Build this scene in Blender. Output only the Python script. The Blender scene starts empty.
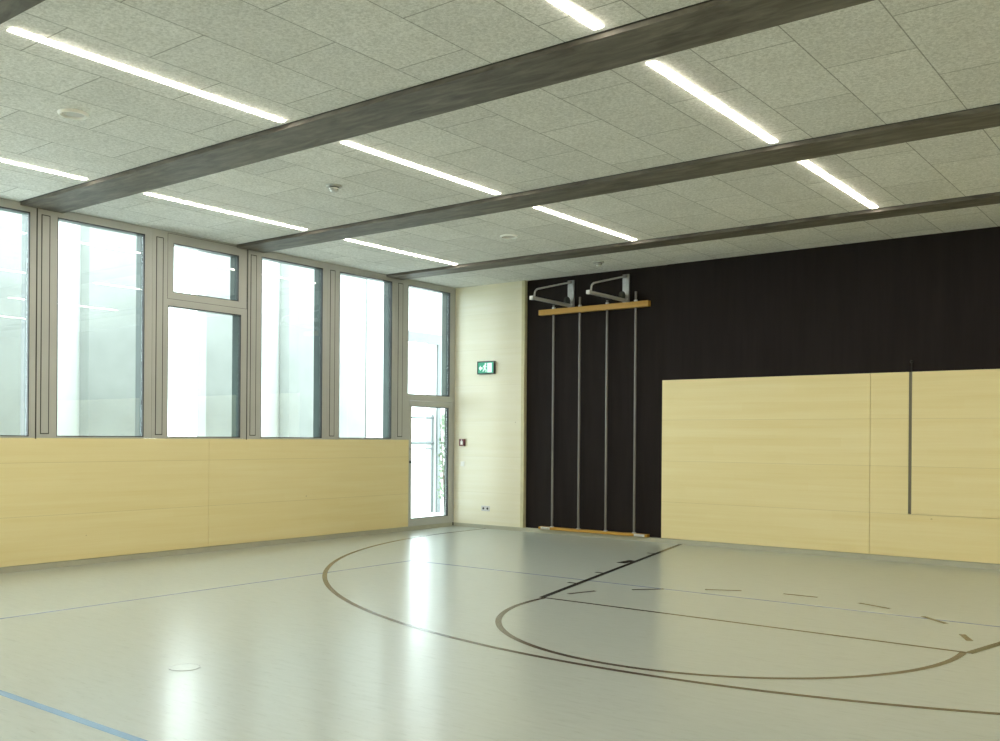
import bpy, bmesh, math, random
from mathutils import Vector, Matrix
random.seed(7)
C = bpy.context.scene.collection
sc = bpy.context.scene

# ------------------------------------------------------------------ dimensions (metres)
D = 12.373          # back wall (face of the wood)
XL = -10.434        # window wall (room face)
XR = 4.25           # wall to the right of the camera
YB = -6.3           # wall behind the camera
ZC = 3.99           # ceiling
BB = 0.06           # baseboard height

# ------------------------------------------------------------------ materials
def mat(name):
    m = bpy.data.materials.new(name); m.use_nodes = True
    nt = m.node_tree
    return m, nt, nt.nodes['Principled BSDF'], nt.nodes, nt.links

def plain(name, col, rough=0.5, metal=0.0, spec=0.5, noise=0.0, scale=8.0):
    m, nt, b, N, L = mat(name)
    b.inputs['Roughness'].default_value = rough
    b.inputs['Metallic'].default_value = metal
    b.inputs['Specular IOR Level'].default_value = spec
    tc = N.new('ShaderNodeTexCoord'); n = N.new('ShaderNodeTexNoise')
    n.inputs['Scale'].default_value = scale; n.inputs['Detail'].default_value = 4
    L.new(tc.outputs['Object'], n.inputs['Vector'])
    r = N.new('ShaderNodeValToRGB')
    k = noise if noise else 0.03
    r.color_ramp.elements[0].position = 0.3; r.color_ramp.elements[1].position = 0.7
    r.color_ramp.elements[0].color = tuple(c*(1-k) for c in col)+(1,)
    r.color_ramp.elements[1].color = tuple(min(1, c*(1+k)) for c in col)+(1,)
    L.new(n.outputs['Fac'], r.inputs['Fac']); L.new(r.outputs['Color'], b.inputs['Base Color'])
    return m

def math_node(N, L, op, a, b=None):
    n = N.new('ShaderNodeMath'); n.operation = op
    for i, v in enumerate((a, b)):
        if v is None: continue
        if isinstance(v, (int, float)): n.inputs[i].default_value = v
        else: L.new(v, n.inputs[i])
    return n.outputs[0]

def mixc(N, L, fac, a, b, mode='MIX'):
    n = N.new('ShaderNodeMix'); n.data_type = 'RGBA'; n.blend_type = mode
    if isinstance(fac, (int, float)): n.inputs[0].default_value = fac
    else: L.new(fac, n.inputs[0])
    for i, v in ((6, a), (7, b)):
        if isinstance(v, tuple): n.inputs[i].default_value = v
        else: L.new(v, n.inputs[i])
    return n.outputs[2]

def wood(name, along, c0, c1, pitch=0.585, rough=0.42, joint=0.75, seed=0.0, knots=True, spec=0.35):
    """horizontal spruce boards; 'along' is the world axis the grain follows (0 = x, 1 = y)"""
    m, nt, b, N, L = mat(name)
    tc = N.new('ShaderNodeTexCoord'); sx = N.new('ShaderNodeSeparateXYZ')
    L.new(tc.outputs['Object'], sx.inputs[0])
    u = sx.outputs[along]; z = sx.outputs[2]
    zz = math_node(N, L, 'DIVIDE', math_node(N, L, 'ADD', z, 0.0), pitch)
    row = math_node(N, L, 'FLOOR', zz)
    cmb = N.new('ShaderNodeCombineXYZ')
    L.new(math_node(N, L, 'MULTIPLY', u, 0.55), cmb.inputs[0])
    L.new(math_node(N, L, 'ADD', math_node(N, L, 'MULTIPLY', row, 3.7), seed), cmb.inputs[1])
    L.new(math_node(N, L, 'MULTIPLY', z, 14.0), cmb.inputs[2])
    n1 = N.new('ShaderNodeTexNoise'); n1.inputs['Scale'].default_value = 1.0; n1.inputs['Detail'].default_value = 5
    n1.inputs['Roughness'].default_value = 0.6
    L.new(cmb.outputs[0], n1.inputs['Vector'])
    cmb2 = N.new('ShaderNodeCombineXYZ')
    L.new(math_node(N, L, 'MULTIPLY', u, 0.9), cmb2.inputs[0]); cmb2.inputs[1].default_value = 2.0+seed
    L.new(math_node(N, L, 'MULTIPLY', z, 70.0), cmb2.inputs[2])
    n2 = N.new('ShaderNodeTexNoise'); n2.inputs['Scale'].default_value = 1.0; n2.inputs['Detail'].default_value = 3
    L.new(cmb2.outputs[0], n2.inputs['Vector'])
    # lamella strips about 12 cm wide, each a slightly different tone
    cmb3 = N.new('ShaderNodeCombineXYZ')
    L.new(math_node(N, L, 'FLOOR', math_node(N, L, 'MULTIPLY', z, 1/0.117)), cmb3.inputs[2])
    L.new(math_node(N, L, 'FLOOR', math_node(N, L, 'ADD', math_node(N, L, 'MULTIPLY', u, 0.36),
          math_node(N, L, 'MULTIPLY', math_node(N, L, 'FLOOR', math_node(N, L, 'MULTIPLY', z, 1/0.117)), 0.37))), cmb3.inputs[0])
    wn = N.new('ShaderNodeTexWhiteNoise'); L.new(cmb3.outputs[0], wn.inputs['Vector'])
    f = math_node(N, L, 'ADD', math_node(N, L, 'MULTIPLY', n1.outputs['Fac'], 0.6), math_node(N, L, 'MULTIPLY', n2.outputs['Fac'], 0.2))
    f = math_node(N, L, 'ADD', f, math_node(N, L, 'ADD', math_node(N, L, 'MULTIPLY', wn.outputs['Value'], 0.1), 0.05))
    r = N.new('ShaderNodeValToRGB'); r.color_ramp.elements[0].position = 0.33; r.color_ramp.elements[1].position = 0.67
    r.color_ramp.elements[0].color = c1+(1,); r.color_ramp.elements[1].color = c0+(1,)
    L.new(f, r.inputs['Fac'])
    col = r.outputs['Color']
    if knots:
        mp = N.new('ShaderNodeCombineXYZ')
        L.new(math_node(N, L, 'MULTIPLY', u, 0.9), mp.inputs[0]); mp.inputs[1].default_value = seed
        L.new(math_node(N, L, 'MULTIPLY', z, 1.6), mp.inputs[2])
        vo = N.new('ShaderNodeTexVoronoi'); vo.inputs['Scale'].default_value = 1.3
        L.new(mp.outputs[0], vo.inputs['Vector'])
        k = math_node(N, L, 'LESS_THAN', vo.outputs['Distance'], 0.014)
        col = mixc(N, L, math_node(N, L, 'MULTIPLY', k, 0.5), col, (0.20, 0.12, 0.04, 1))
    fr = math_node(N, L, 'FRACT', zz)
    ln = math_node(N, L, 'LESS_THAN', fr, 0.006)
    if joint:
        col = mixc(N, L, math_node(N, L, 'MULTIPLY', ln, joint*0.45), col, (0.22, 0.15, 0.06, 1))
    L.new(col, b.inputs['Base Color'])
    b.inputs['Roughness'].default_value = rough
    b.inputs['Specular IOR Level'].default_value = spec
    bp = N.new('ShaderNodeBump'); bp.inputs['Strength'].default_value = 0.06; bp.inputs['Distance'].default_value = 0.002
    L.new(n2.outputs['Fac'], bp.inputs['Height']); L.new(bp.outputs[0], b.inputs['Normal'])
    return m

W0, W1 = (0.86, 0.76, 0.46), (0.80, 0.675, 0.345)
M = {}
M['wood_x'] = wood('spruce_boards_x', 0, W0, W1, seed=1.3)
M['wood_y'] = wood('spruce_boards_y', 1, W0, W1, seed=5.1)
M['wood_daylit'] = wood('daylit_spruce', 0, (0.88, 0.85, 0.72), (0.83, 0.79, 0.62), seed=9.7, joint=0.4, rough=0.33, spec=0.8)  # same spruce as elsewhere, cool daylight from the door painted in as paler colour
M['wood_edge'] = plain('wood_edge', (0.64, 0.60, 0.40), 0.5, noise=0.08)
M['pine'] = wood('pine_beam', 0, (0.56, 0.33, 0.07), (0.40, 0.215, 0.035), pitch=9, rough=0.35, joint=0, seed=3.3, knots=True)
M['steel'] = plain('galvanised_steel', (0.42, 0.43, 0.44), 0.38, 0.6, noise=0.12, scale=20)
M['steel_light'] = plain('light_steel', (0.62, 0.62, 0.62), 0.35, 0.4)
M['pole'] = plain('pole_steel', (0.22, 0.21, 0.205), 0.4, 0.3)
M['frame'] = plain('anodised_frame', (0.50, 0.51, 0.50), 0.42, 0.15, noise=0.04, scale=2)
M['groove'] = plain('dark_groove', (0.03, 0.03, 0.027), 0.6)
M['gasket'] = plain('gasket', (0.012, 0.014, 0.014), 0.5)
M['reveal'] = plain('reveal_metal', (0.035, 0.055, 0.05), 0.35, 0.0, noise=0.4, scale=1.2)
M['white'] = plain('white_plastic', (0.93, 0.93, 0.92), 0.4)
M['grey'] = plain('grey_plastic', (0.45, 0.46, 0.45), 0.45)
M['darkgrey'] = plain('dark_grey_plastic', (0.05, 0.055, 0.05), 0.5)
M['black'] = plain('black_rubber', (0.008, 0.008, 0.008), 0.6)
M['red'] = plain('red_plastic', (0.13, 0.02, 0.03), 0.4)
M['rail'] = plain('rail_bronze', (0.19, 0.175, 0.12), 0.45, 0.1)
M['white_render'] = plain('white_render', (0.55, 0.56, 0.55), 0.9)
M['rail_grey'] = plain('painted_grey_metal', (0.13, 0.15, 0.16), 0.5)
M['concrete_out'] = plain('outer_concrete', (0.29, 0.305, 0.29), 0.9, noise=0.10, scale=1.5)
M['render_out'] = plain('outer_render', (0.74, 0.76, 0.74), 0.9, noise=0.04, scale=1.5)
M['ground'] = plain('light_gravel', (0.62, 0.63, 0.60), 0.95, noise=0.15, scale=30)
M['grass'] = plain('grass_blades', (0.10, 0.22, 0.06), 0.8, noise=0.3, scale=5)
M['leaf'] = plain('leaf', (0.20, 0.27, 0.18), 0.6, noise=0.3, scale=9)
M['bark'] = plain('bark', (0.12, 0.09, 0.06), 0.9, noise=0.3)

def dark_wall(name, col):
    m, nt, b, N, L = mat(name)
    tc = N.new('ShaderNodeTexCoord'); mp = N.new('ShaderNodeMapping'); mp.inputs['Scale'].default_value = (6, 1, 0.5)
    n = N.new('ShaderNodeTexNoise'); n.inputs['Scale'].default_value = 2.2; n.inputs['Detail'].default_value = 6
    L.new(tc.outputs['Object'], mp.inputs[0]); L.new(mp.outputs[0], n.inputs['Vector'])
    r = N.new('ShaderNodeValToRGB'); r.color_ramp.elements[0].position = 0.3; r.color_ramp.elements[1].position = 0.75
    r.color_ramp.elements[0].color = tuple(c*0.85 for c in col)+(1,); r.color_ramp.elements[1].color = tuple(c*1.2 for c in col)+(1,)
    L.new(n.outputs['Fac'], r.inputs['Fac'])
    L.new(r.outputs['Color'], b.inputs['Base Color'])
    b.inputs['Roughness'].default_value = 0.8; b.inputs['Specular IOR Level'].default_value = 0.15
    return m
M['felt'] = dark_wall('black_brown_felt', (0.0175, 0.0135, 0.0142))
M['felt_niche'] = dark_wall('niche_felt', (0.0165, 0.0125, 0.0125))

def floor_mat():
    m, nt, b, N, L = mat('linoleum')
    tc = N.new('ShaderNodeTexCoord')
    mp = N.new('ShaderNodeMapping'); mp.inputs['Scale'].default_value = (4.5, 26, 1)
    n = N.new('ShaderNodeTexNoise'); n.inputs['Scale'].default_value = 1.0; n.inputs['Detail'].default_value = 5; n.inputs['Roughness'].default_value = 0.65
    L.new(tc.outputs['Object'], mp.inputs[0]); L.new(mp.outputs[0], n.inputs['Vector'])
    r = N.new('ShaderNodeValToRGB'); e = r.color_ramp.elements
    e[0].position = 0.28; e[0].color = (0.31, 0.345, 0.32, 1)
    e[1].position = 0.75; e[1].color = (0.41, 0.45, 0.425, 1)
    x = r.color_ramp.elements.new(0.42); x.color = (0.37, 0.41, 0.38, 1)
    L.new(n.outputs['Fac'], r.inputs['Fac'])
    # short dark dashes in the marbling
    mp2 = N.new('ShaderNodeMapping'); mp2.inputs['Scale'].default_value = (5, 42, 1); mp2.inputs['Location'].default_value = (4, 9, 0)
    n2 = N.new('ShaderNodeTexNoise'); n2.inputs['Scale'].default_value = 2.0; n2.inputs['Detail'].default_value = 2
    L.new(tc.outputs['Object'], mp2.inputs[0]); L.new(mp2.outputs[0], n2.inputs['Vector'])
    r2 = N.new('ShaderNodeValToRGB'); r2.color_ramp.elements[0].position = 0.64; r2.color_ramp.elements[1].position = 0.74
    L.new(n2.outputs['Fac'], r2.inputs['Fac'])
    col = mixc(N, L, math_node(N, L, 'MULTIPLY', r2.outputs['Color'], 0.45), r.outputs['Color'], (0.18, 0.19, 0.14, 1))
    L.new(col, b.inputs['Base Color'])
    b.inputs['Roughness'].default_value = 0.29
    b.inputs['Specular IOR Level'].default_value = 0.55
    b.inputs['Coat Weight'].default_value = 0.12; b.inputs['Coat Roughness'].default_value = 0.12
    return m
M['floor'] = floor_mat()
M['skirting'] = plain('lino_skirting', (0.45, 0.45, 0.37), 0.45, noise=0.05)
M['line_brown'] = plain('court_line_brown', (0.085, 0.065, 0.045), 0.25, noise=0.05)
M['line_black'] = plain('court_line_black', (0.018, 0.018, 0.016), 0.25, noise=0.05)
M['line_blue'] = plain('court_line_blue', (0.19, 0.33, 0.52), 0.25)
M['line_paleblue'] = plain('court_line_pale_blue', (0.33, 0.39, 0.54), 0.25)

def ceiling_mat():
    m, nt, b, N, L = mat('wood_wool_ceiling')
    tc = N.new('ShaderNodeTexCoord'); sx = N.new('ShaderNodeSeparateXYZ'); L.new(tc.outputs['Object'], sx.inputs[0])
    cmb = N.new('ShaderNodeCombineXYZ')
    L.new(math_node(N, L, 'ADD', math_node(N, L, 'FLOORED_MODULO', math_node(N, L, 'ADD', sx.outputs[1], -5.60), 2.83), -0.88+1.132*10), cmb.inputs[0])
    L.new(math_node(N, L, 'ADD', sx.outputs[0], 2.8065+0.587*40), cmb.inputs[1])
    br = N.new('ShaderNodeTexBrick'); L.new(cmb.outputs[0], br.inputs['Vector'])
    br.inputs['Scale'].default_value = 1.0; br.inputs['Brick Width'].default_value = 1.132; br.inputs['Row Height'].default_value = 0.587
    br.inputs['Mortar Size'].default_value = 0.0045; br.inputs['Mortar Smooth'].default_value = 0.1; br.inputs['Bias'].default_value = 0.0
    br.inputs['Color1'].default_value = (0.83, 0.825, 0.81, 1); br.inputs['Color2'].default_value = (0.95, 0.945, 0.93, 1)
    br.inputs['Mortar'].default_value = (0.44, 0.44, 0.42, 1)
    n = N.new('ShaderNodeTexNoise'); n.inputs['Scale'].default_value = 50; n.inputs['Detail'].default_value = 4; n.inputs['Roughness'].default_value = 0.8
    L.new(tc.outputs['Object'], n.inputs['Vector'])
    r = N.new('ShaderNodeValToRGB'); r.color_ramp.elements[0].position = 0.36; r.color_ramp.elements[1].position = 0.62
    r.color_ramp.elements[0].color = (0.66, 0.66, 0.64, 1); r.color_ramp.elements[1].color = (1.0, 1.0, 1.0, 1)
    L.new(n.outputs['Fac'], r.inputs['Fac'])
    n4 = N.new('ShaderNodeTexNoise'); n4.inputs['Scale'].default_value = 2.5; n4.inputs['Detail'].default_value = 5
    L.new(tc.outputs['Object'], n4.inputs['Vector'])
    r4 = N.new('ShaderNodeValToRGB'); r4.color_ramp.elements[0].position = 0.3; r4.color_ramp.elements[1].position = 0.7
    r4.color_ramp.elements[0].color = (0.93, 0.93, 0.92, 1); r4.color_ramp.elements[1].color = (1, 1, 1, 1)
    L.new(n4.outputs['Fac'], r4.inputs['Fac'])
    c = mixc(N, L, 1.0, br.outputs['Color'], r.outputs['Color'], 'MULTIPLY')
    c = mixc(N, L, 1.0, c, r4.outputs['Color'], 'MULTIPLY')
    L.new(c, b.inputs['Base Color'])
    b.inputs['Roughness'].default_value = 0.9; b.inputs['Specular IOR Level'].default_value = 0.2
    bp = N.new('ShaderNodeBump'); bp.inputs['Strength'].default_value = 0.5; bp.inputs['Distance'].default_value = 0.006
    L.new(n.outputs['Fac'], bp.inputs['Height']); L.new(bp.outputs[0], b.inputs['Normal'])
    return m
M['ceiling'] = ceiling_mat()

def beam_mat():
    m, nt, b, N, L = mat('dark_stained_beam')
    tc = N.new('ShaderNodeTexCoord'); mp = N.new('ShaderNodeMapping'); mp.inputs['Scale'].default_value = (1.6, 7, 7)
    n = N.new('ShaderNodeTexNoise'); n.inputs['Scale'].default_value = 1.6; n.inputs['Detail'].default_value = 7; n.inputs['Roughness'].default_value = 0.65; n.inputs['Distortion'].default_value = 0.6
    L.new(tc.outputs['Object'], mp.inputs[0]); L.new(mp.outputs[0], n.inputs['Vector'])
    r = N.new('ShaderNodeValToRGB'); e = r.color_ramp.elements
    e[0].position = 0.33; e[0].color = (0.050, 0.041, 0.032, 1); e[1].position = 0.70; e[1].color = (0.20, 0.18, 0.15, 1)
    x = r.color_ramp.elements.new(0.5); x.color = (0.115, 0.102, 0.084, 1)
    L.new(n.outputs['Fac'], r.inputs['Fac']); L.new(r.outputs['Color'], b.inputs['Base Color'])
    rr = N.new('ShaderNodeMapRange'); rr.inputs['To Min'].default_value = 0.5; rr.inputs['To Max'].default_value = 0.7
    L.new(n.outputs['Fac'], rr.inputs['Value']); L.new(rr.outputs[0], b.inputs['Roughness'])
    b.inputs['Specular IOR Level'].default_value = 0.6
    return m
M['beam'] = beam_mat()

def emit(name, col, s):
    m, nt, b, N, L = mat(name)
    b.inputs['Base Color'].default_value = tuple(c*0.5 for c in col)+(1,); b.inputs['Roughness'].default_value = 0.6; b.inputs['Specular IOR Level'].default_value = 0.2
    b.inputs['Emission Color'].default_value = col+(1,); b.inputs['Emission Strength'].default_value = s
    return m
LAMP = 33.0
M['lamp'] = emit('lamp_diffuser', (1.0, 0.92, 0.77), LAMP)
M['sign_green'] = emit('sign_green', (0.08, 0.42, 0.28), 0.5)
M['sign_white'] = emit('sign_white', (0.75, 1.0, 0.90), 0.75)

def glass_mat():
    m, nt, b, N, L = mat('window_glass')
    N.remove(b); out = N['Material Output']
    t = N.new('ShaderNodeBsdfTransparent'); t.inputs['Color'].default_value = (0.90, 0.96, 0.945, 1)
    g = N.new('ShaderNodeBsdfGlossy'); g.inputs['Roughness'].default_value = 0.0; g.inputs['Color'].default_value = (1, 1, 1, 1)
    lw = N.new('ShaderNodeLayerWeight'); lw.inputs['Blend'].default_value = 0.5
    fac = math_node(N, L, 'ADD', math_node(N, L, 'MULTIPLY', math_node(N, L, 'POWER', lw.outputs['Facing'], 5.0), 0.9), 0.045)
    mx = N.new('ShaderNodeMixShader')
    L.new(fac, mx.inputs[0]); L.new(t.outputs[0], mx.inputs[1]); L.new(g.outputs[0], mx.inputs[2])
    L.new(mx.outputs[0], out.inputs['Surface'])
    return m
M['glass'] = glass_mat()

# ------------------------------------------------------------------ mesh builder
class MB:
    def __init__(s): s.bm = bmesh.new()
    def box(s, x0, x1, y0, y1, z0, z1):
        v = [s.bm.verts.new(p) for p in ((x0,y0,z0),(x1,y0,z0),(x1,y1,z0),(x0,y1,z0),(x0,y0,z1),(x1,y0,z1),(x1,y1,z1),(x0,y1,z1))]
        for f in ((0,3,2,1),(4,5,6,7),(0,1,5,4),(1,2,6,5),(2,3,7,6),(3,0,4,7)): s.bm.faces.new([v[i] for i in f])
        return s
    def bbox(s, x0, x1, y0, y1, z0, z1, b=0.003, seg=2):
        t = bmesh.new(); m = MB.__new__(MB); m.bm = t; m.box(x0, x1, y0, y1, z0, z1)
        bmesh.ops.bevel(t, geom=list(t.edges), offset=b, segments=seg, affect='EDGES', profile=0.5)
        me = bpy.data.meshes.new('tmp'); t.to_mesh(me); t.free(); s.bm.from_mesh(me); bpy.data.meshes.remove(me)
        return s
    def tube(s, pts, r, n=12, cap=True):
        pts = [Vector(p) for p in pts]; rings = []
        up = None
        for i, p in enumerate(pts):
            d = ((pts[i+1]-p) if i < len(pts)-1 else (p-pts[i-1]))
            if 0 < i < len(pts)-1: d = (pts[i+1]-p).normalized()+(p-pts[i-1]).normalized()
            d.normalize()
            if up is None:
                up = Vector((0,0,1)) if abs(d.z) < 0.9 else Vector((1,0,0))
            a = d.cross(up).normalized(); b = a.cross(d).normalized(); up = b
            rr = r[i] if isinstance(r, (list, tuple)) else r
            rings.append([s.bm.verts.new(p+a*rr*math.cos(2*math.pi*k/n)+b*rr*math.sin(2*math.pi*k/n)) for k in range(n)])
        for A, B in zip(rings, rings[1:]):
            for k in range(n): s.bm.faces.new((A[k], A[(k+1)%n], B[(k+1)%n], B[k]))
        if cap: s.bm.faces.new(rings[0][::-1]); s.bm.faces.new(rings[-1])
        return s
    def lathe(s, prof, c=(0,0,0), n=32, axis='Z'):
        """prof = [(radius, height)...] around an axis through c"""
        rings = []
        for r, h in prof:
            ring = []
            for k in range(n):
                a = 2*math.pi*k/n; x, y = max(r, 1e-4)*math.cos(a), max(r, 1e-4)*math.sin(a)
                p = (x, y, h) if axis == 'Z' else ((h, x, y) if axis == 'X' else (x, h, y))
                ring.append(s.bm.verts.new(Vector(p)+Vector(c)))
            rings.append(ring)
        for A, B in zip(rings, rings[1:]):
            for k in range(n): s.bm.faces.new((A[k], A[(k+1)%n], B[(k+1)%n], B[k]))
        s.bm.faces.new(rings[0][::-1]); s.bm.faces.new(rings[-1])
        return s
    def poly(s, pts):
        s.bm.faces.new([s.bm.verts.new(p) for p in pts]); return s
    def prism(s, pts2, f, a, b):
        """extrude 2D outline: f(u,v,w) -> point, w from a to b"""
        A = [s.bm.verts.new(f(u, v, a)) for u, v in pts2]; B = [s.bm.verts.new(f(u, v, b)) for u, v in pts2]
        s.bm.faces.new(A[::-1]); s.bm.faces.new(B); n = len(A)
        for k in range(n): s.bm.faces.new((A[k], A[(k+1)%n], B[(k+1)%n], B[k]))
        return s
    def build(s, name, m, parent=None, origin=None, smooth=False, label=None):
        bmesh.ops.recalc_face_normals(s.bm, faces=list(s.bm.faces))
        o0 = Vector(origin) if origin is not None else (Vector(parent.get('_o', (0,0,0))) if parent else Vector((0,0,0)))
        bmesh.ops.translate(s.bm, verts=list(s.bm.verts), vec=-o0)
        me = bpy.data.meshes.new(name); s.bm.to_mesh(me); s.bm.free()
        me.materials.append(M[m])
        if smooth:
            for p in me.polygons: p.use_smooth = True
            try: me.set_sharp_from_angle(angle=math.radians(35))
            except Exception: pass
        o = bpy.data.objects.new(name, me); C.objects.link(o)
        if parent: o.parent = parent
        elif origin is not None: o.location = o0
        ORI[o.name] = tuple(o0)
        if label: o['label'] = label
        return o
ORI = {}
_b = MB.build
def build(mb, name, m, parent=None, origin=None, smooth=False, label=None):
    if parent is not None and origin is None: origin = ORI[parent.name]
    return _b(mb, name, m, parent, origin, smooth, label)
MB.build = lambda s, *a, **k: build(s, *a, **k)

def tag(o, label, cat, group=None):
    o['label'] = label; o['category'] = cat
    if group: o['group'] = group
    return o
def thing(name, label, cat, loc, group=None):
    o = bpy.data.objects.new(name, None); C.objects.link(o); o.location = loc; o.empty_display_size = 0.1
    ORI[o.name] = tuple(loc)
    return tag(o, label, cat, group)
def struct(o): o['kind'] = 'structure'; return o
def dup(root, loc):
    r = root.copy(); C.objects.link(r); r.location = loc
    for ch in list(root.children):
        c = ch.copy(); C.objects.link(c); c.parent = r
        for g in list(ch.children):
            d = g.copy(); C.objects.link(d); d.parent = c
    return r

# ------------------------------------------------------------------ floor and court lines
fl = struct(MB().box(XL-0.10, XR+0.1, YB-0.1, D+0.1, -0.12, 0.0).build('floor', 'floor'))
ZL = 0.0012
def strip(x0, x1, y0, y1):
    return MB().poly([(x0,y0,ZL),(x1,y0,ZL),(x1,y1,ZL),(x0,y1,ZL)])
def seg(m, a, b, w=0.05, z=ZL):
    a = Vector(a); b = Vector(b); d = (b-a).normalized(); n = Vector((-d.y, d.x))*w/2
    return m.poly([(p.x, p.y, z) for p in (a-n, b-n, b+n, a+n)])
def arc(m, c, R, a0, a1, w=0.05, n=64, z=ZL):
    ri, ro = R-w/2, R+w/2
    P = []
    for k in range(n+1):
        a = math.radians(a0+(a1-a0)*k/n)
        P.append((m.bm.verts.new((c[0]+ri*math.cos(a), c[1]+ri*math.sin(a), z)), m.bm.verts.new((c[0]+ro*math.cos(a), c[1]+ro*math.sin(a), z))))
    for A, B in zip(P, P[1:]): m.bm.faces.new((A[0], A[1], B[1], B[0]))
    return m
FT = (-3.30, 7.255); YF = 7.36; CX = -3.30
m = arc(MB(), FT, 1.79, 177, 363)
m.build('free_throw_arc', 'line_brown', fl, label='dark brown half circle line')
m = seg(MB(), (CX-1.83, YF), (CX+1.83, YF), 0.045); m.build('free_throw_line', 'line_brown', fl, label='thin dark brown straight line')
m = MB()
for (xa, ya), (xb, yb) in (((-5.049, 7.682), (-4.945, 8.01)), ((-4.707, 8.303), (-4.489, 8.553)), ((-4.161, 8.789), (-3.847, 8.945)), ((-3.459, 9.03), (-3.129, 9.045)),
                           ((-2.731, 8.972), (-2.421, 8.849)), ((-2.099, 8.64), (-1.861, 8.42)), ((-1.665, 8.03), (-1.56, 7.80))):
    seg(m, (xa, ya), (xb, yb), 0.05)
m.build('dashed_free_throw_arc', 'line_brown', fl, label='dashed dark brown half circle line')
top = D-0.005
k = 0.2215
for s, nm in ((-1, 'left'), (1, 'right')):
    m = seg(MB(), (CX+s*1.82, YF-0.02), (CX+s*(1.82+k*(top-YF)), top), 0.06, ZL+0.0006)
    m.build('lane_line', 'line_black', fl, label='black slanted lane line')
m = MB()
for s in (-1, 1):
    for y, w, l in ((8.30, 0.05, 0.10), (9.13, 0.05, 0.10), (11.12, 0.05, 0.10), (10.16, 0.32, 0.12)):
        xe = 1.82+k*(y-YF)
        if s < 0: m.poly([(CX-xe-l-0.03, y-w/2, ZL), (CX-xe-0.03, y-w/2, ZL), (CX-xe-0.03, y+w/2, ZL), (CX-xe-l-0.03, y+w/2, ZL)])
        else: m.poly([(CX+xe+l+0.03, y-w/2, ZL), (CX+xe+0.03, y-w/2, ZL), (CX+xe+0.03, y+w/2, ZL), (CX+xe+l+0.03, y+w/2, ZL)])
m.build('lane_marks', 'line_black', fl, label='short black marks beside the lane lines')
TP = (-3.42, 11.66)
m = arc(MB(), TP, 6.32, 180, 360, n=140)
m.poly([(TP[0]-6.345, TP[1], ZL), (TP[0]-6.295, TP[1], ZL), (TP[0]-6.295, top, ZL), (TP[0]-6.345, top, ZL)])
m.poly([(TP[0]+6.345, TP[1], ZL), (TP[0]+6.295, TP[1], ZL), (TP[0]+6.295, top, ZL), (TP[0]+6.345, top, ZL)])
m.build('three_point_line', 'line_brown', fl, label='large dark brown curved line')
ZL -= 0.0006
m = strip(-7.885, -7.845, -5.5, 8.57).poly([(-7.885, 8.53, ZL), (1.2, 8.53, ZL), (1.2, 8.575, ZL), (-7.885, 8.575, ZL)])
m.build('volleyball_boundary_line', 'line_paleblue', fl, label='faint pale blue boundary line')
m = strip(-7.845, 1.2, 2.62, 2.675); m.build('attack_line', 'line_blue', fl, label='light blue straight line')
ZL += 0.0006

# ------------------------------------------------------------------ ceiling, beams
ce = struct(MB().box(XL-0.10, XR+0.1, YB-0.1, D+0.1, ZC, ZC+0.25).build('ceiling', 'ceiling'))
for y0, y1 in ((10.72, 11.07), (7.92, 8.36), (5.09, 5.56), (2.30, 2.77), (-0.55, -0.06), (-3.38, -2.90)):
    MB().box(XL+0.002, XR, y0, y1, ZC-0.036, ZC+0.001).build('ceiling_beam', 'beam', ce, label='dark stained beam crossing the ceiling')
    MB().box(XL+0.002, XR, y0-0.012, y0-0.0005, ZC-0.004, ZC+0.001).build('shadow_gap', 'groove', ce)

# ------------------------------------------------------------------ back wall
bw = MB().box(-8.96+0.0, XR+0.1, D+0.07, D+0.3, 0, ZC).box(XL-0.10, -8.96, D+0.07, D+0.3, 0, ZC)
wb = struct(bw.build('wall_back', 'felt_niche'))
MB().box(-6.50, XR, D+0.045, D+0.0695, 2.30, ZC-0.001).build('dark_wall_panel', 'felt', wb, label='large black brown wall surface above the wood')
MB().box(XL, -9.05, D, D+0.069, BB, ZC-0.002).build('daylit_wood_panel', 'wood_daylit', wb, label='tall spruce panel beside the glass door, daylight painted into its colour')
MB().bbox(-9.05, -8.990, D-0.003, D+0.069, BB, ZC-0.002, 0.002).build('edge_trim', 'wood_edge', wb)
SL = -3.165
p = MB(); p.bbox(-6.545, -3.6425, D, D+0.069, BB+0.005, 2.327, 0.0025)
p.build('wood_panel', 'wood_x', wb)
a_, b_, z0_, z1_, zm = -3.6375, SL-0.019, BB+0.005, 2.327, 0.589
MB().prism([(a_, z0_), (XR, z0_), (XR, zm), (b_, zm), (b_, z1_), (a_, z1_)], lambda u, v, w: (u, w, v), D, D+0.069).build('wood_panel', 'wood_x', wb)
MB().bbox(SL+0.019, XR, D, D+0.069, 0.592, 2.327, 0.0015).build('wood_panel', 'wood_x', wb)
struct(MB().box(XL, XR, D-0.004, D+0.069, 0.0, BB).build('baseboard_back', 'skirting'))

rail = thing('guide_rail', 'narrow dark vertical rail in the right wood panelling with a black bolt on top', 'rail', (SL, D, 0.6))
MB().box(SL-0.017, SL-0.010, D+0.002, D+0.060, 0.60, 2.327).box(SL+0.010, SL+0.017, D+0.002, D+0.060, 0.60, 2.327).box(SL-0.010, SL+0.010, D+0.008, D+0.060, 0.60, 2.327).build('channel', 'rail', rail)
MB().tube([(SL+0.006, D+0.022, 2.33), (SL+0.006, D+0.022, 2.45)], 0.008, 10).build('bolt', 'black', rail, smooth=True)
MB().lathe([(0.004,-0.018),(0.017,-0.012),(0.022,0),(0.017,0.012),(0.004,0.018)], (SL+0.006, D+0.022, 2.452), 16).build('knob', 'black', rail, smooth=True)

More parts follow.
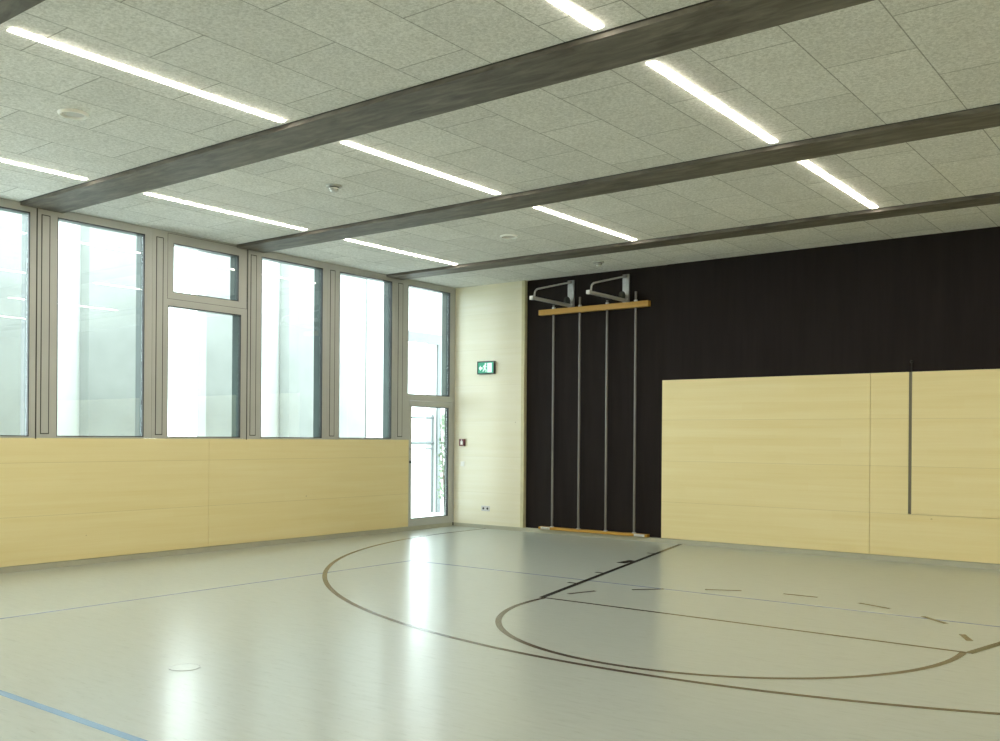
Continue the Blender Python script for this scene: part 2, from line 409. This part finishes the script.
# ------------------------------------------------------------------ window wall
SILL = 1.445
XF = XL                 # front face of frames
XG = XL-0.042           # glass
XO = XL-0.185           # outside end of reveals
def holes(y0, y1, z0, z1, ops, xa, xb, mb=None):
    """slab in the y-z plane with rectangular openings"""
    mb = mb or MB()
    ys = sorted({y0, y1} | {v for o in ops for v in (o[0], o[1]) if y0 < v < y1}); zs = sorted({z0, z1} | {v for o in ops for v in (o[2], o[3])})
    def solid(i, j):
        if i < 0 or j < 0 or i >= len(ys)-1 or j >= len(zs)-1: return False
        yc, zc = (ys[i]+ys[i+1])/2, (zs[j]+zs[j+1])/2
        return not any(o[0] < yc < o[1] and o[2] < zc < o[3] for o in ops)
    V = {}
    def v(x, y, z):
        if (x, y, z) not in V: V[(x, y, z)] = mb.bm.verts.new((x, y, z))
        return V[(x, y, z)]
    for i in range(len(ys)-1):
        for j in range(len(zs)-1):
            if not solid(i, j): continue
            a, b, c, d = ys[i], ys[i+1], zs[j], zs[j+1]
            for x in (xa, xb): mb.bm.faces.new((v(x,a,c), v(x,b,c), v(x,b,d), v(x,a,d)))
            if not solid(i-1, j): mb.bm.faces.new((v(xa,a,c), v(xb,a,c), v(xb,a,d), v(xa,a,d)))
            if not solid(i+1, j): mb.bm.faces.new((v(xa,b,c), v(xb,b,c), v(xb,b,d), v(xa,b,d)))
            if not solid(i, j-1): mb.bm.faces.new((v(xa,a,c), v(xb,a,c), v(xb,b,c), v(xa,b,c)))
            if not solid(i, j+1): mb.bm.faces.new((v(xa,a,d), v(xb,a,d), v(xb,b,d), v(xa,b,d)))
    return mb
def ring(o, t, xa, xb, mb=None, inset=True):
    """a rectangular ring just inside (or around) an opening"""
    a, b, c, d = o; mb = mb or MB()
    if inset: return holes(a, b, c, d, [(a+t, b-t, c+t, d-t)], xa, xb, mb)
    return holes(a-t, b+t, c-t, d+t, [o], xa, xb, mb)
def outline(mb, y0, y1, z0, z1, t=0.006, x=XF):
    holes(y0, y1, z0, z1, [(y0+t, y1-t, z0+t, z1-t)], x-0.004, x+0.0012, mb); return mb

def pane_parts(w, o):
    ring(o, 0.010, XG-0.004, XF-0.002).build('gasket', 'gasket', w)
    MB().box(XG-0.004, XG+0.004, o[0]+0.0105, o[1]-0.0105, o[2]+0.0105, o[3]-0.0105).build('glass_pane', 'glass', w)
    ring(o, 0.02, XO, XG-0.006, inset=False).build('outer_reveal', 'reveal', w)

wn = 0
def window(y0, y1, py0, py1, vent=False, seam=False):
    global wn
    wn += 1
    ops = [(py0, py1, 1.460, 3.900)]
    if vent: ops = [(py0, py1+0.005, 1.460, 3.080), (py0+0.07, py1-0.035, 3.250, 3.855)]
    w = struct(holes(y0+0.0015, y1-0.0015, SILL, ZC-0.002, ops, XG-0.02, XF).build('window_%d' % wn, 'frame'))
    for o in ops: pane_parts(w, o)
    # inset mullion cover between the windows
    c0 = y0+0.055
    outline(MB(), c0-0.007, c0+0.093, 1.487, 3.900, 0.010).build('cover_joint', 'groove', w)
    MB().bbox(XF-0.003, XF+0.004, c0+0.003, c0+0.083, 1.497, 3.890, 0.002).build('mullion_cover', 'frame', w)
    if seam: MB().box(XG-0.02, XF+0.0015, y0-0.007, y0+0.007, SILL-0.012, ZC-0.003).build('module_joint', 'groove', w)
    if vent:
        s = MB(); outline(s, py0-0.012, y1-0.012, 3.163, ZC-0.02, 0.004); s.build('vent_sash_joint', 'groove', w)
    return w
# modules 2.83 m long, each of two windows
mods = [-6.045, -3.215, -0.385, 2.445, 5.275, 8.10]
for i, y0 in enumerate(mods):
    L_ = (mods[i+1] if i+1 < len(mods) else 10.935)-y0
    ym = y0+1.415
    if i < 5:
        window(y0, ym, y0+0.232, y0+1.312, seam=True)
        v_ = (i == 4)
        window(ym, y0+L_, y0+(1.632 if v_ else 1.655), y0+(2.720 if v_ else 2.755), vent=v_)
    else:
        window(8.10, 9.515, 8.330, 9.425, seam=True)
        window(9.515, 10.935, 9.750, 10.855)

# door with fixed light above
dy0, dy1 = 10.938, D-0.002
d = struct(holes(dy0, dy1, SILL, ZC-0.002, [(11.222, 12.245, 2.165, 3.897), (11.262, 12.340, SILL, 2.073)], XG-0.02, XF).build('door_1', 'frame'))
MB().box(XG-0.02, XF, 11.262-0.006, 11.262+0.004, BB, SILL).build('door_post', 'frame', d)
MB().box(XG-0.02, XF, 12.340, dy1, BB, SILL-0.0).build('door_post', 'frame', d)
pane_parts(d, (11.222, 12.245, 2.165, 3.897))
outline(MB(), 10.988, 11.098, 1.487, 3.900, 0.010).build('cover_joint', 'groove', d)
MB().bbox(XF-0.003, XF+0.004, 10.998, 11.088, 1.497, 3.890, 0.002).build('mullion_cover', 'frame', d)
lf = holes(11.270, 12.334, 0.062, 2.067, [(11.315, 12.228, 0.178, 1.980)], XG-0.02, XF-0.004).build('door_leaf', 'frame', d)
o = (11.315, 12.228, 0.178, 1.980)
ring(o, 0.010, XG-0.004, XF-0.006).build('gasket', 'gasket', lf)
MB().box(XG-0.004, XG+0.004, o[0]+0.0105, o[1]-0.0105, o[2]+0.0105, o[3]-0.0105).build('glass_pane', 'glass', lf)
ring((11.262, 12.340, 0.062, 2.073), 0.05, XO, XG-0.022, inset=False).build('outer_reveal', 'reveal', d)
h = MB().tube([(XF-0.004, 11.292, 1.09), (XF+0.045, 11.292, 1.09), (XF+0.055, 11.302, 1.09), (XF+0.055, 11.41, 1.09)], 0.009, 10)
h.lathe([(0.022, 0), (0.022, 0.008)], (XF-0.004, 11.292, 1.09), 16, 'X').build('handle', 'darkgrey', lf, smooth=True)
MB().box(XG-0.02, XF+0.001, 11.262, 12.340, 0.0, 0.058).build('threshold', 'skirting', d)

# wall under the windows
wl = MB().box(XO, XL-0.02, YB-0.1, 11.256, 0, SILL-0.001).box(XO, XL-0.02, YB-0.1, -6.05, SILL-0.001, ZC)
wl = struct(wl.build('wall_left', 'skirting'))
prev = YB
for y in (-1.5, 1.5, 4.51, 7.515, 11.256):
    MB().bbox(XL-0.0195, XL, prev+0.0015, y-0.0015, BB+0.005, SILL-0.002, 0.002).build('wood_panel', 'wood_y', wl); prev = y
MB().box(XL-0.0195, XL, YB, -6.05, SILL, ZC).build('wood_panel', 'wood_y', wl)
struct(MB().box(XL-0.0195, XL+0.004, YB, 11.256, 0, BB).build('baseboard_left', 'skirting'))
# other two walls (behind and beside the camera)
wr = struct(MB().box(XR, XR+0.2, YB-0.1, D+0.3, 0, ZC).build('wall_right', 'wood_y'))
wk = struct(MB().box(XL-0.1, XR+0.1, YB-0.2, YB, 0, ZC).build('wall_front', 'wood_x'))

# ------------------------------------------------------------------ ceiling lights
def light(loc, length, label, group):
    x, y, z = loc
    t = thing('ceiling_light', label, 'ceiling light', loc, group)
    hw = 0.036
    MB().box(x-hw, x+hw, y, y+length, z-0.004, z).build('housing', 'white', t)
    MB().bbox(x-hw+0.001, x+hw-0.001, y+0.003, y+length-0.003, z-0.009, z-0.0045, 0.002).build('diffuser', 'lamp', t)
    return t
vis = {
 (-3.105, 8.495): 'ceiling light strip farthest back in the right hand row',
 (-3.105, 5.67): 'bright ceiling light strip in the right hand row, between the first and second big beams',
 (-3.105, 2.87): 'ceiling light strip cut by the top edge, in the right hand row',
 (-6.035, 8.495): 'ceiling light strip farthest back in the middle row, near the black wall',
 (-6.035, 5.67): 'ceiling light strip in the middle row, between the nearest dark beam and the next one',
 (-6.035, 2.87): 'longest looking ceiling light strip, at top left in front of the nearest dark beam',
 (-8.975, 8.495): 'ceiling light strip nearest the glass door, in the row along the windows',
 (-8.975, 5.67): 'ceiling light strip in the row along the windows, just beyond the nearest dark beam',
 (-8.975, 2.87): 'ceiling light strip cut by the left edge, in the row along the windows',
}
proto = light((-3.105, 8.495, ZC), 2.15, vis[(-3.105, 8.495)], 'ceiling light strips')
for x in (-8.975, -6.035, -3.105, -0.165, 2.775):
    for y in (8.495, 5.67, 2.87, 0.01, -2.82, -5.66):
        if (x, y) == (-3.105, 8.495): continue
        o = dup(proto, (x, y, ZC)); 
        o['label'] = vis.get((x, y), 'ceiling light strip outside the picture, behind or beside the viewer')
        o['group'] = 'ceiling light strips' if (x, y) in vis else 'ceiling light strips outside the picture'

# ------------------------------------------------------------------ small ceiling fittings
for x, y, lb in ((-7.225, 3.93, 'round white ceiling disc nearest the viewer, at upper left'),
                 (-7.18, 9.54, 'round white ceiling disc farther back, before the third beam')):
    t = thing('ceiling_speaker', lb, 'ceiling speaker', (x, y, ZC), 'round ceiling discs')
    MB().lathe([(0.112, 0), (0.112, -0.008), (0.104, -0.020), (0.094, -0.022), (0.086, -0.010), (0.086, 0)], (x, y, ZC), 40).build('rim', 'white', t, smooth=True)
    MB().lathe([(0.0855, -0.001), (0.0855, -0.005), (0.06, -0.004), (0.02, -0.003), (0.001, -0.003)], (x, y, ZC), 32).build('grille', 'steel_light', t, smooth=True)
for x, y, lb in ((-7.18, 6.62, 'small smoke detector between two window side light strips'),
                 (-7.20, 11.68, 'small smoke detector above the dark niche near the back wall')):
    t = thing('smoke_detector', lb, 'smoke detector', (x, y, ZC), 'smoke detectors')
    MB().lathe([(0.080, 0), (0.080, -0.010), (0.072, -0.018), (0.02, -0.018)], (x, y, ZC), 28).build('mounting_base', 'grey', t, smooth=True)
    MB().lathe([(0.047, -0.018), (0.049, -0.030), (0.045, -0.040), (0.045, -0.046), (0.030, -0.066), (0.010, -0.070)], (x, y, ZC), 28).build('sensor_head', 'steel_light', t, smooth=True)
    MB().lathe([(0.049, -0.0185), (0.0505, -0.0185), (0.0505, -0.024), (0.049, -0.024)], (x, y, ZC), 28).build('slot_ring', 'darkgrey', t, smooth=True)
    MB().lathe([(0.046, -0.041), (0.0465, -0.041), (0.0465, -0.046), (0.046, -0.046)], (x, y, ZC), 28).build('slot_ring', 'darkgrey', t, smooth=True)

# ------------------------------------------------------------------ climbing poles in the niche
cf = thing('climbing_poles', 'four vertical steel climbing poles with pine boards, standing in the dark niche', 'climbing poles', (-7.72, D, BB))
PX = (-8.44, -7.957, -7.475, -6.99)
MB().bbox(-8.70, -6.765, D-0.035, D+0.045, 3.405, 3.49, 0.004).build('top_board', 'pine', cf, label='orange pine board')
bb = MB().bbox(-8.665, -6.755, D-0.045, D+0.05, BB+0.002, BB+0.042, 0.003).build('bottom_board', 'pine', cf, label='orange pine board')
for i, x in enumerate(PX):
    tz = 3.55 if i % 2 == 0 else 3.64
    pl = MB().tube([(x, D+0.005, BB+0.04), (x, D+0.005, tz)], 0.0175, 16).build('pole', 'pole', cf, smooth=True)
    MB().lathe([(0.021, 3.491), (0.027, 3.491), (0.027, 3.512), (0.021, 3.52)], (x, D+0.005, 0), 16).build('collar', 'steel_light', pl, smooth=True)
    MB().lathe([(0.021, BB+0.043), (0.032, BB+0.043), (0.032, BB+0.050), (0.021, BB+0.058)], (x, D+0.005, 0), 16).build('foot_collar', 'steel_light', pl, smooth=True)
for x in (-8.53, -6.875):
    c = MB().bbox(x-0.085, x+0.085, D-0.058, D-0.046, BB+0.004, BB+0.042, 0.003)
    c.bbox(x-0.03, x+0.03, D-0.075, D-0.058, BB+0.012, BB+0.034, 0.004)
    c.tube([(x-0.06, D-0.066, BB+0.023), (x-0.06, D-0.046, BB+0.023)], 0.010, 10).tube([(x+0.06, D-0.066, BB+0.023), (x+0.06, D-0.046, BB+0.023)], 0.010, 10)
    c.build('floor_clamp', 'steel_light', cf, label='steel clamp')
for xa, xb in ((-8.205, -8.092), (-7.235, -7.125)):
    xm = xa+0.055
    b = MB().bbox(xa, xb, D+0.036, D+0.0695, 3.495, 3.915, 0.004)
    b.tube([(xa+0.03, D+0.018, 3.885), (xb-0.03, D+0.018, 3.885)], 0.012, 10)
    for xx in (xa+0.035, xb-0.035):
        b.tube([(xx, D+0.028, 3.855), (xx, D+0.038, 3.855)], 0.011, 8).tube([(xx, D+0.028, 3.53), (xx, D+0.038, 3.53)], 0.011, 8)
    b.box(xa+0.028, xa+0.036, D-0.01, D+0.038, 3.86, 3.905).box(xb-0.036, xb-0.028, D-0.01, D+0.038, 3.86, 3.905)
    b = b.build('wall_bracket', 'steel', cf, smooth=False)
    # folding arm: U-channel reaching into the room with a bent stay above
    a = MB().bbox(xm-0.028, xm+0.028, 11.37, D+0.036, 3.505, 3.512, 0.002).bbox(xm-0.028, xm-0.022, 11.37, D+0.036, 3.505, 3.545, 0.002).bbox(xm+0.022, xm+0.028, 11.37, D+0.036, 3.505, 3.545, 0.002)
    a.bbox(xm-0.032, xm+0.032, 11.37, 11.43, 3.497, 3.552, 0.005)
    a.build('arm', 'steel_light', b)
    pts = [(xm, D+0.02, 3.882), (xm, 11.52, 3.668)]
    for q in range(1, 6):
        t_ = q/5*math.pi/2*0.85; pts.append((xm, 11.52-0.06*math.sin(t_), 3.668-0.012-0.06*(1-math.cos(t_))))
    pts += [(xm, 11.45, 3.54)]
    MB().tube(pts, 0.013, 12).build('stay', 'steel_light', b, smooth=True)
    MB().lathe([(0.02, -0.02), (0.062, -0.02), (0.066, -0.012), (0.058, 0.0), (0.066, 0.012), (0.062, 0.02), (0.02, 0.02)], (xm-0.002, D-0.06, 3.585), 24, 'X').build('roller', 'darkgrey', b, smooth=True)
    MB().tube([(xm-0.002, D-0.06, 3.585), (xm-0.002, D+0.036, 3.585)], 0.012, 8).tube([(xm+0.03, D-0.03, 3.49), (xm+0.06, D-0.01, 3.545)], 0.010, 8).build('pivot', 'steel_light', b, smooth=True)

# ------------------------------------------------------------------ fittings on the daylit panel
def yplane(u, v, w): return (u, w, v)
ex = thing('exit_sign', 'small lit green and white emergency exit sign on the daylit wood panel', 'exit sign', (-9.742, D, 2.63))
x0, x1, z0, z1 = -9.918, -9.566, 2.524, 2.735
fr = MB().bbox(x0, x1, D-0.045, D-0.0005, z1-0.018, z1, 0.002).bbox(x0, x1, D-0.045, D-0.0005, z0, z0+0.016, 0.002)
fr.bbox(x0, x0+0.016, D-0.045, D-0.0005, z0+0.016, z1-0.018, 0.002).bbox(x1-0.016, x1, D-0.045, D-0.0005, z0+0.016, z1-0.018, 0.002)
fr.build('frame', 'darkgrey', ex)
pn = MB().box(x0+0.016, x1-0.016, D-0.036, D-0.001, z0+0.016, z1-0.018).build('sign_panel', 'sign_green', ex)
cx, cz = x0+0.016, z0+0.016; W_, H_ = (x1-x0-0.032), (z1-z0-0.034)
g = MB()
def sp(pts): g.prism([(cx+u*W_, cz+v*H_) for u, v in pts], yplane, D-0.0385, D-0.0362)
# white doorway on the right, running figure heading for it, arrow on the left
sp([(0.60,0.06),(0.88,0.06),(0.88,0.92),(0.60,0.92)])
sp([(0.05,0.46),(0.16,0.72),(0.16,0.56),(0.28,0.56),(0.28,0.36),(0.16,0.36),(0.16,0.20)])
g.prism([(cx+W_*0.475+0.017*math.cos(a*math.pi/6), cz+H_*0.84+0.017*math.sin(a*math.pi/6)) for a in range(12)], yplane, D-0.0385, D-0.0362)
sp([(0.40,0.74),(0.50,0.74),(0.47,0.42),(0.37,0.44)])
sp([(0.37,0.45),(0.46,0.43),(0.56,0.30),(0.52,0.08),(0.48,0.10),(0.50,0.27)])
sp([(0.37,0.45),(0.44,0.42),(0.38,0.20),(0.30,0.14),(0.28,0.19),(0.34,0.24)])
sp([(0.49,0.74),(0.50,0.66),(0.58,0.56),(0.56,0.52),(0.47,0.62)])
sp([(0.40,0.74),(0.41,0.67),(0.34,0.54),(0.31,0.57),(0.36,0.70)])
g.build('pictogram', 'sign_white', pn)
al = thing('fire_alarm_button', 'dark red call point with a white centre beside the door', 'alarm button', (-10.245, D, 1.40))
MB().bbox(-10.302, -10.188, D-0.035, D-0.0005, 1.345, 1.462, 0.006).build('case', 'red', al)
MB().bbox(-10.270, -10.222, D-0.039, D-0.0352, 1.365, 1.425, 0.001).lathe([(0.001,-0.0395),(0.012,-0.0395),(0.012,-0.0352)], (-10.246, D, 1.44), 14, 'Y').build('glass_plate', 'white', al, label='white square plate')
sw = thing('light_switch', 'small white square light switch below the red call point', 'light switch', (-10.24, D, 1.05))
MB().bbox(-10.285, -10.203, D-0.011, D-0.0005, 1.005, 1.087, 0.003).build('plate', 'white', sw)
MB().bbox(-10.272, -10.216, D-0.016, D-0.0112, 1.018, 1.074, 0.002).build('rocker', 'white', sw)
so = thing('wall_socket', 'double wall socket low on the daylit wood panel', 'wall socket', (-9.75, D, 0.33))
MB().bbox(-9.835, -9.665, D-0.011, D-0.0005, 0.285, 0.37, 0.003).build('plate', 'steel_light', so)
for x in (-9.792, -9.708):
    MB().lathe([(0.001,-0.0125),(0.019,-0.0125),(0.0195,-0.0112)], (x, D, 0.3275), 24, 'Y').build('socket_well', 'black', so)

# floor socket ring
fs = thing('floor_sleeve_cover', 'thin metal ring cover set in the floor near the windows', 'floor cover', (-5.325, 3.665, 0))
MB().lathe([(0.098, 0.0006), (0.098, 0.0025), (0.092, 0.0028), (0.091, 0.0006)], (-5.325, 3.665, 0), 48).build('cover_ring', 'steel', fs, smooth=True)
MB().lathe([(0.0905, 0.0005), (0.0905, 0.0022), (0.001, 0.0022)], (-5.325, 3.665, 0), 48).build('lid', 'floor', fs)

# ------------------------------------------------------------------ outside
struct(MB().box(-60, XO-0.001, -40, 60, -0.25, -0.05).build('ground', 'ground'))
XW = -13.0
for i, (a, b, lb) in enumerate(((12.02, 12.82, 'pale concrete wall panel outside, seen through the last window beside the door'),
                  (10.98, 11.68, 'pale concrete wall panel outside, seen through the second window from the door'),
                  (9.30, 10.02, 'pale concrete wall panel outside, seen through the window with the small upper sash'),
                  (7.33, 8.20, 'pale concrete wall panel outside, seen through the tall window left of the small sash'),
                  (10.50, 11.3, 'whiter wall panel set back outside, seen through the second window from the door'),
                  (6.3, 7.55, 'whiter wall panel set back outside, filling the left half of the tall window left of the small sash'),
                  (11.4, 12.5, 'whiter wall panel set back outside, seen through the last window beside the door'),
                  (5.2, 6.5, 'pale concrete wall panel outside, seen through the leftmost window'))):
    lt = lb.startswith('whiter')
    t = tag(MB().bbox(XW-0.25-0.3*lt, XW-0.3*lt, a, b, -0.05, 6.5, 0.01).build('concrete_wall_panel', 'render_out' if lt else 'concrete_out', origin=(XW, (a+b)/2, -0.05)), lb, 'wall', 'outer concrete wall panels')
# outer wall with an opening opposite the door
ow = thing('outer_wall', 'white wall with a grey framed opening outside the glass door', 'wall', (XW, 14.5, -0.05))
holes(12.85, 18.0, -0.05, 6.5, [(13.95, 14.86, -0.06, 3.50)], XW-0.30, XW).build('wall_body', 'white_render', ow)
holes(13.86, 14.95, -0.05, 3.58, [(13.95, 14.86, -0.06, 3.38)], XW-0.02, XW+0.03).build('opening_frame', 'rail_grey', ow)
rl = thing('railing', 'grey metal railing in the opening outside the glass door', 'railing', (XW-0.1, 14.4, -0.05))
for z_, r_, nm in ((1.88, 0.022, 'upper_rail'), (1.37, 0.034, 'top_rail'), (1.25, 0.014, 'lower_rail')):
    MB().tube([(XW-0.1, 13.955, z_), (XW-0.1, 14.855, z_)], r_, 12).build(nm, 'rail_grey', rl, smooth=True)
for y in (13.98, 14.83):
    MB().tube([(XW-0.1, y, -0.05), (XW-0.1, y, 1.95)], 0.022, 10).build('post', 'rail_grey', rl, smooth=True)
def shrub(loc, h, r, label, n=260, sd=1):
    rnd = random.Random(sd); t = thing('shrub', label, 'shrub', loc, 'shrubs outside')
    s = MB(); l = MB(); x, y, z = loc
    for k in range(9):
        a = rnd.uniform(0, 6.28); q = rnd.uniform(0.3, 0.9)*r
        p1 = (x+q*0.4*math.cos(a), y+q*0.4*math.sin(a), z+h*0.45); p2 = (x+q*math.cos(a), y+q*math.sin(a), z+h*rnd.uniform(0.75, 1.0))
        s.tube([loc, p1, p2], [0.02, 0.012, 0.005], 6)
    for k in range(n):
        a = rnd.uniform(0, 6.28); q = r*math.sqrt(rnd.random()); zz = z+h*(0.15+0.85*rnd.random()); q *= 1-0.35*((zz-z)/h)
        c = Vector((x+q*math.cos(a), y+q*math.sin(a), zz)); u = Vector((rnd.gauss(0,1), rnd.gauss(0,1), rnd.gauss(0,1))).normalized(); v = u.orthogonal().normalized(); sz = rnd.uniform(0.03, 0.06)
        w_ = u.cross(v)*0.006
        l.poly([c-u*sz, c+v*sz*0.5+w_, c+u*sz, c-v*sz*0.5+w_])
    s.build('stem', 'bark', t); l.build('foliage', 'leaf', t)
shrub((-12.55, 14.62, -0.05), 2.0, 0.17, 'slim leafy shrub before the outer wall, seen through the right edge of the glass door', 260, 4)

# ------------------------------------------------------------------ sky
w = bpy.data.worlds.new('World'); sc.world = w; w.use_nodes = True
bg = w.node_tree.nodes['Background']; bg.inputs[0].default_value = (0.92, 0.97, 1.0, 1); bg.inputs[1].default_value = 6.5

# ------------------------------------------------------------------ camera (level shift lens)
yaw, pitch, roll, f = 0.653145771, -4.33644e-04, 7.60630e-03, 962.57
def basis():
    cy, sy = math.cos(yaw), math.sin(yaw)
    fw = Vector((-sy, cy, 0)); r = Vector((cy, sy, 0)); dn = Vector((0, 0, -1))
    cp, sp_ = math.cos(pitch), math.sin(pitch)
    f2 = fw*cp-dn*sp_; d2 = dn*cp+fw*sp_
    cr, sr = math.cos(roll), math.sin(roll)
    return r*cr-d2*sr, d2*cr+r*sr, f2
r3, d3, f3 = basis()
cam = bpy.data.cameras.new('camera'); co = bpy.data.objects.new('camera', cam); C.objects.link(co); sc.camera = co
cam.sensor_width = 36; cam.sensor_fit = 'HORIZONTAL'; cam.lens = f*36/1000; cam.shift_y = (438.54-370.5)/1000
cam.clip_start = 0.05; cam.clip_end = 300
R3 = Matrix((r3, -d3, -f3)).transposed().to_4x4(); R3.translation = Vector((0, 0, 1.48)); co.matrix_world = R3

# ------------------------------------------------------------------ view
vs = sc.view_settings; sc.display_settings.display_device = 'sRGB'
vs.view_transform = 'Standard'; vs.look = 'None'; vs.gamma = 1; vs.use_curve_mapping = False; vs.exposure = 0.42
cy = sc.cycles
cy.use_denoising = True; cy.max_bounces = 10; cy.diffuse_bounces = 6; cy.glossy_bounces = 4; cy.transparent_max_bounces = 12
cy.sample_clamp_indirect = 8; cy.caustics_reflective = False
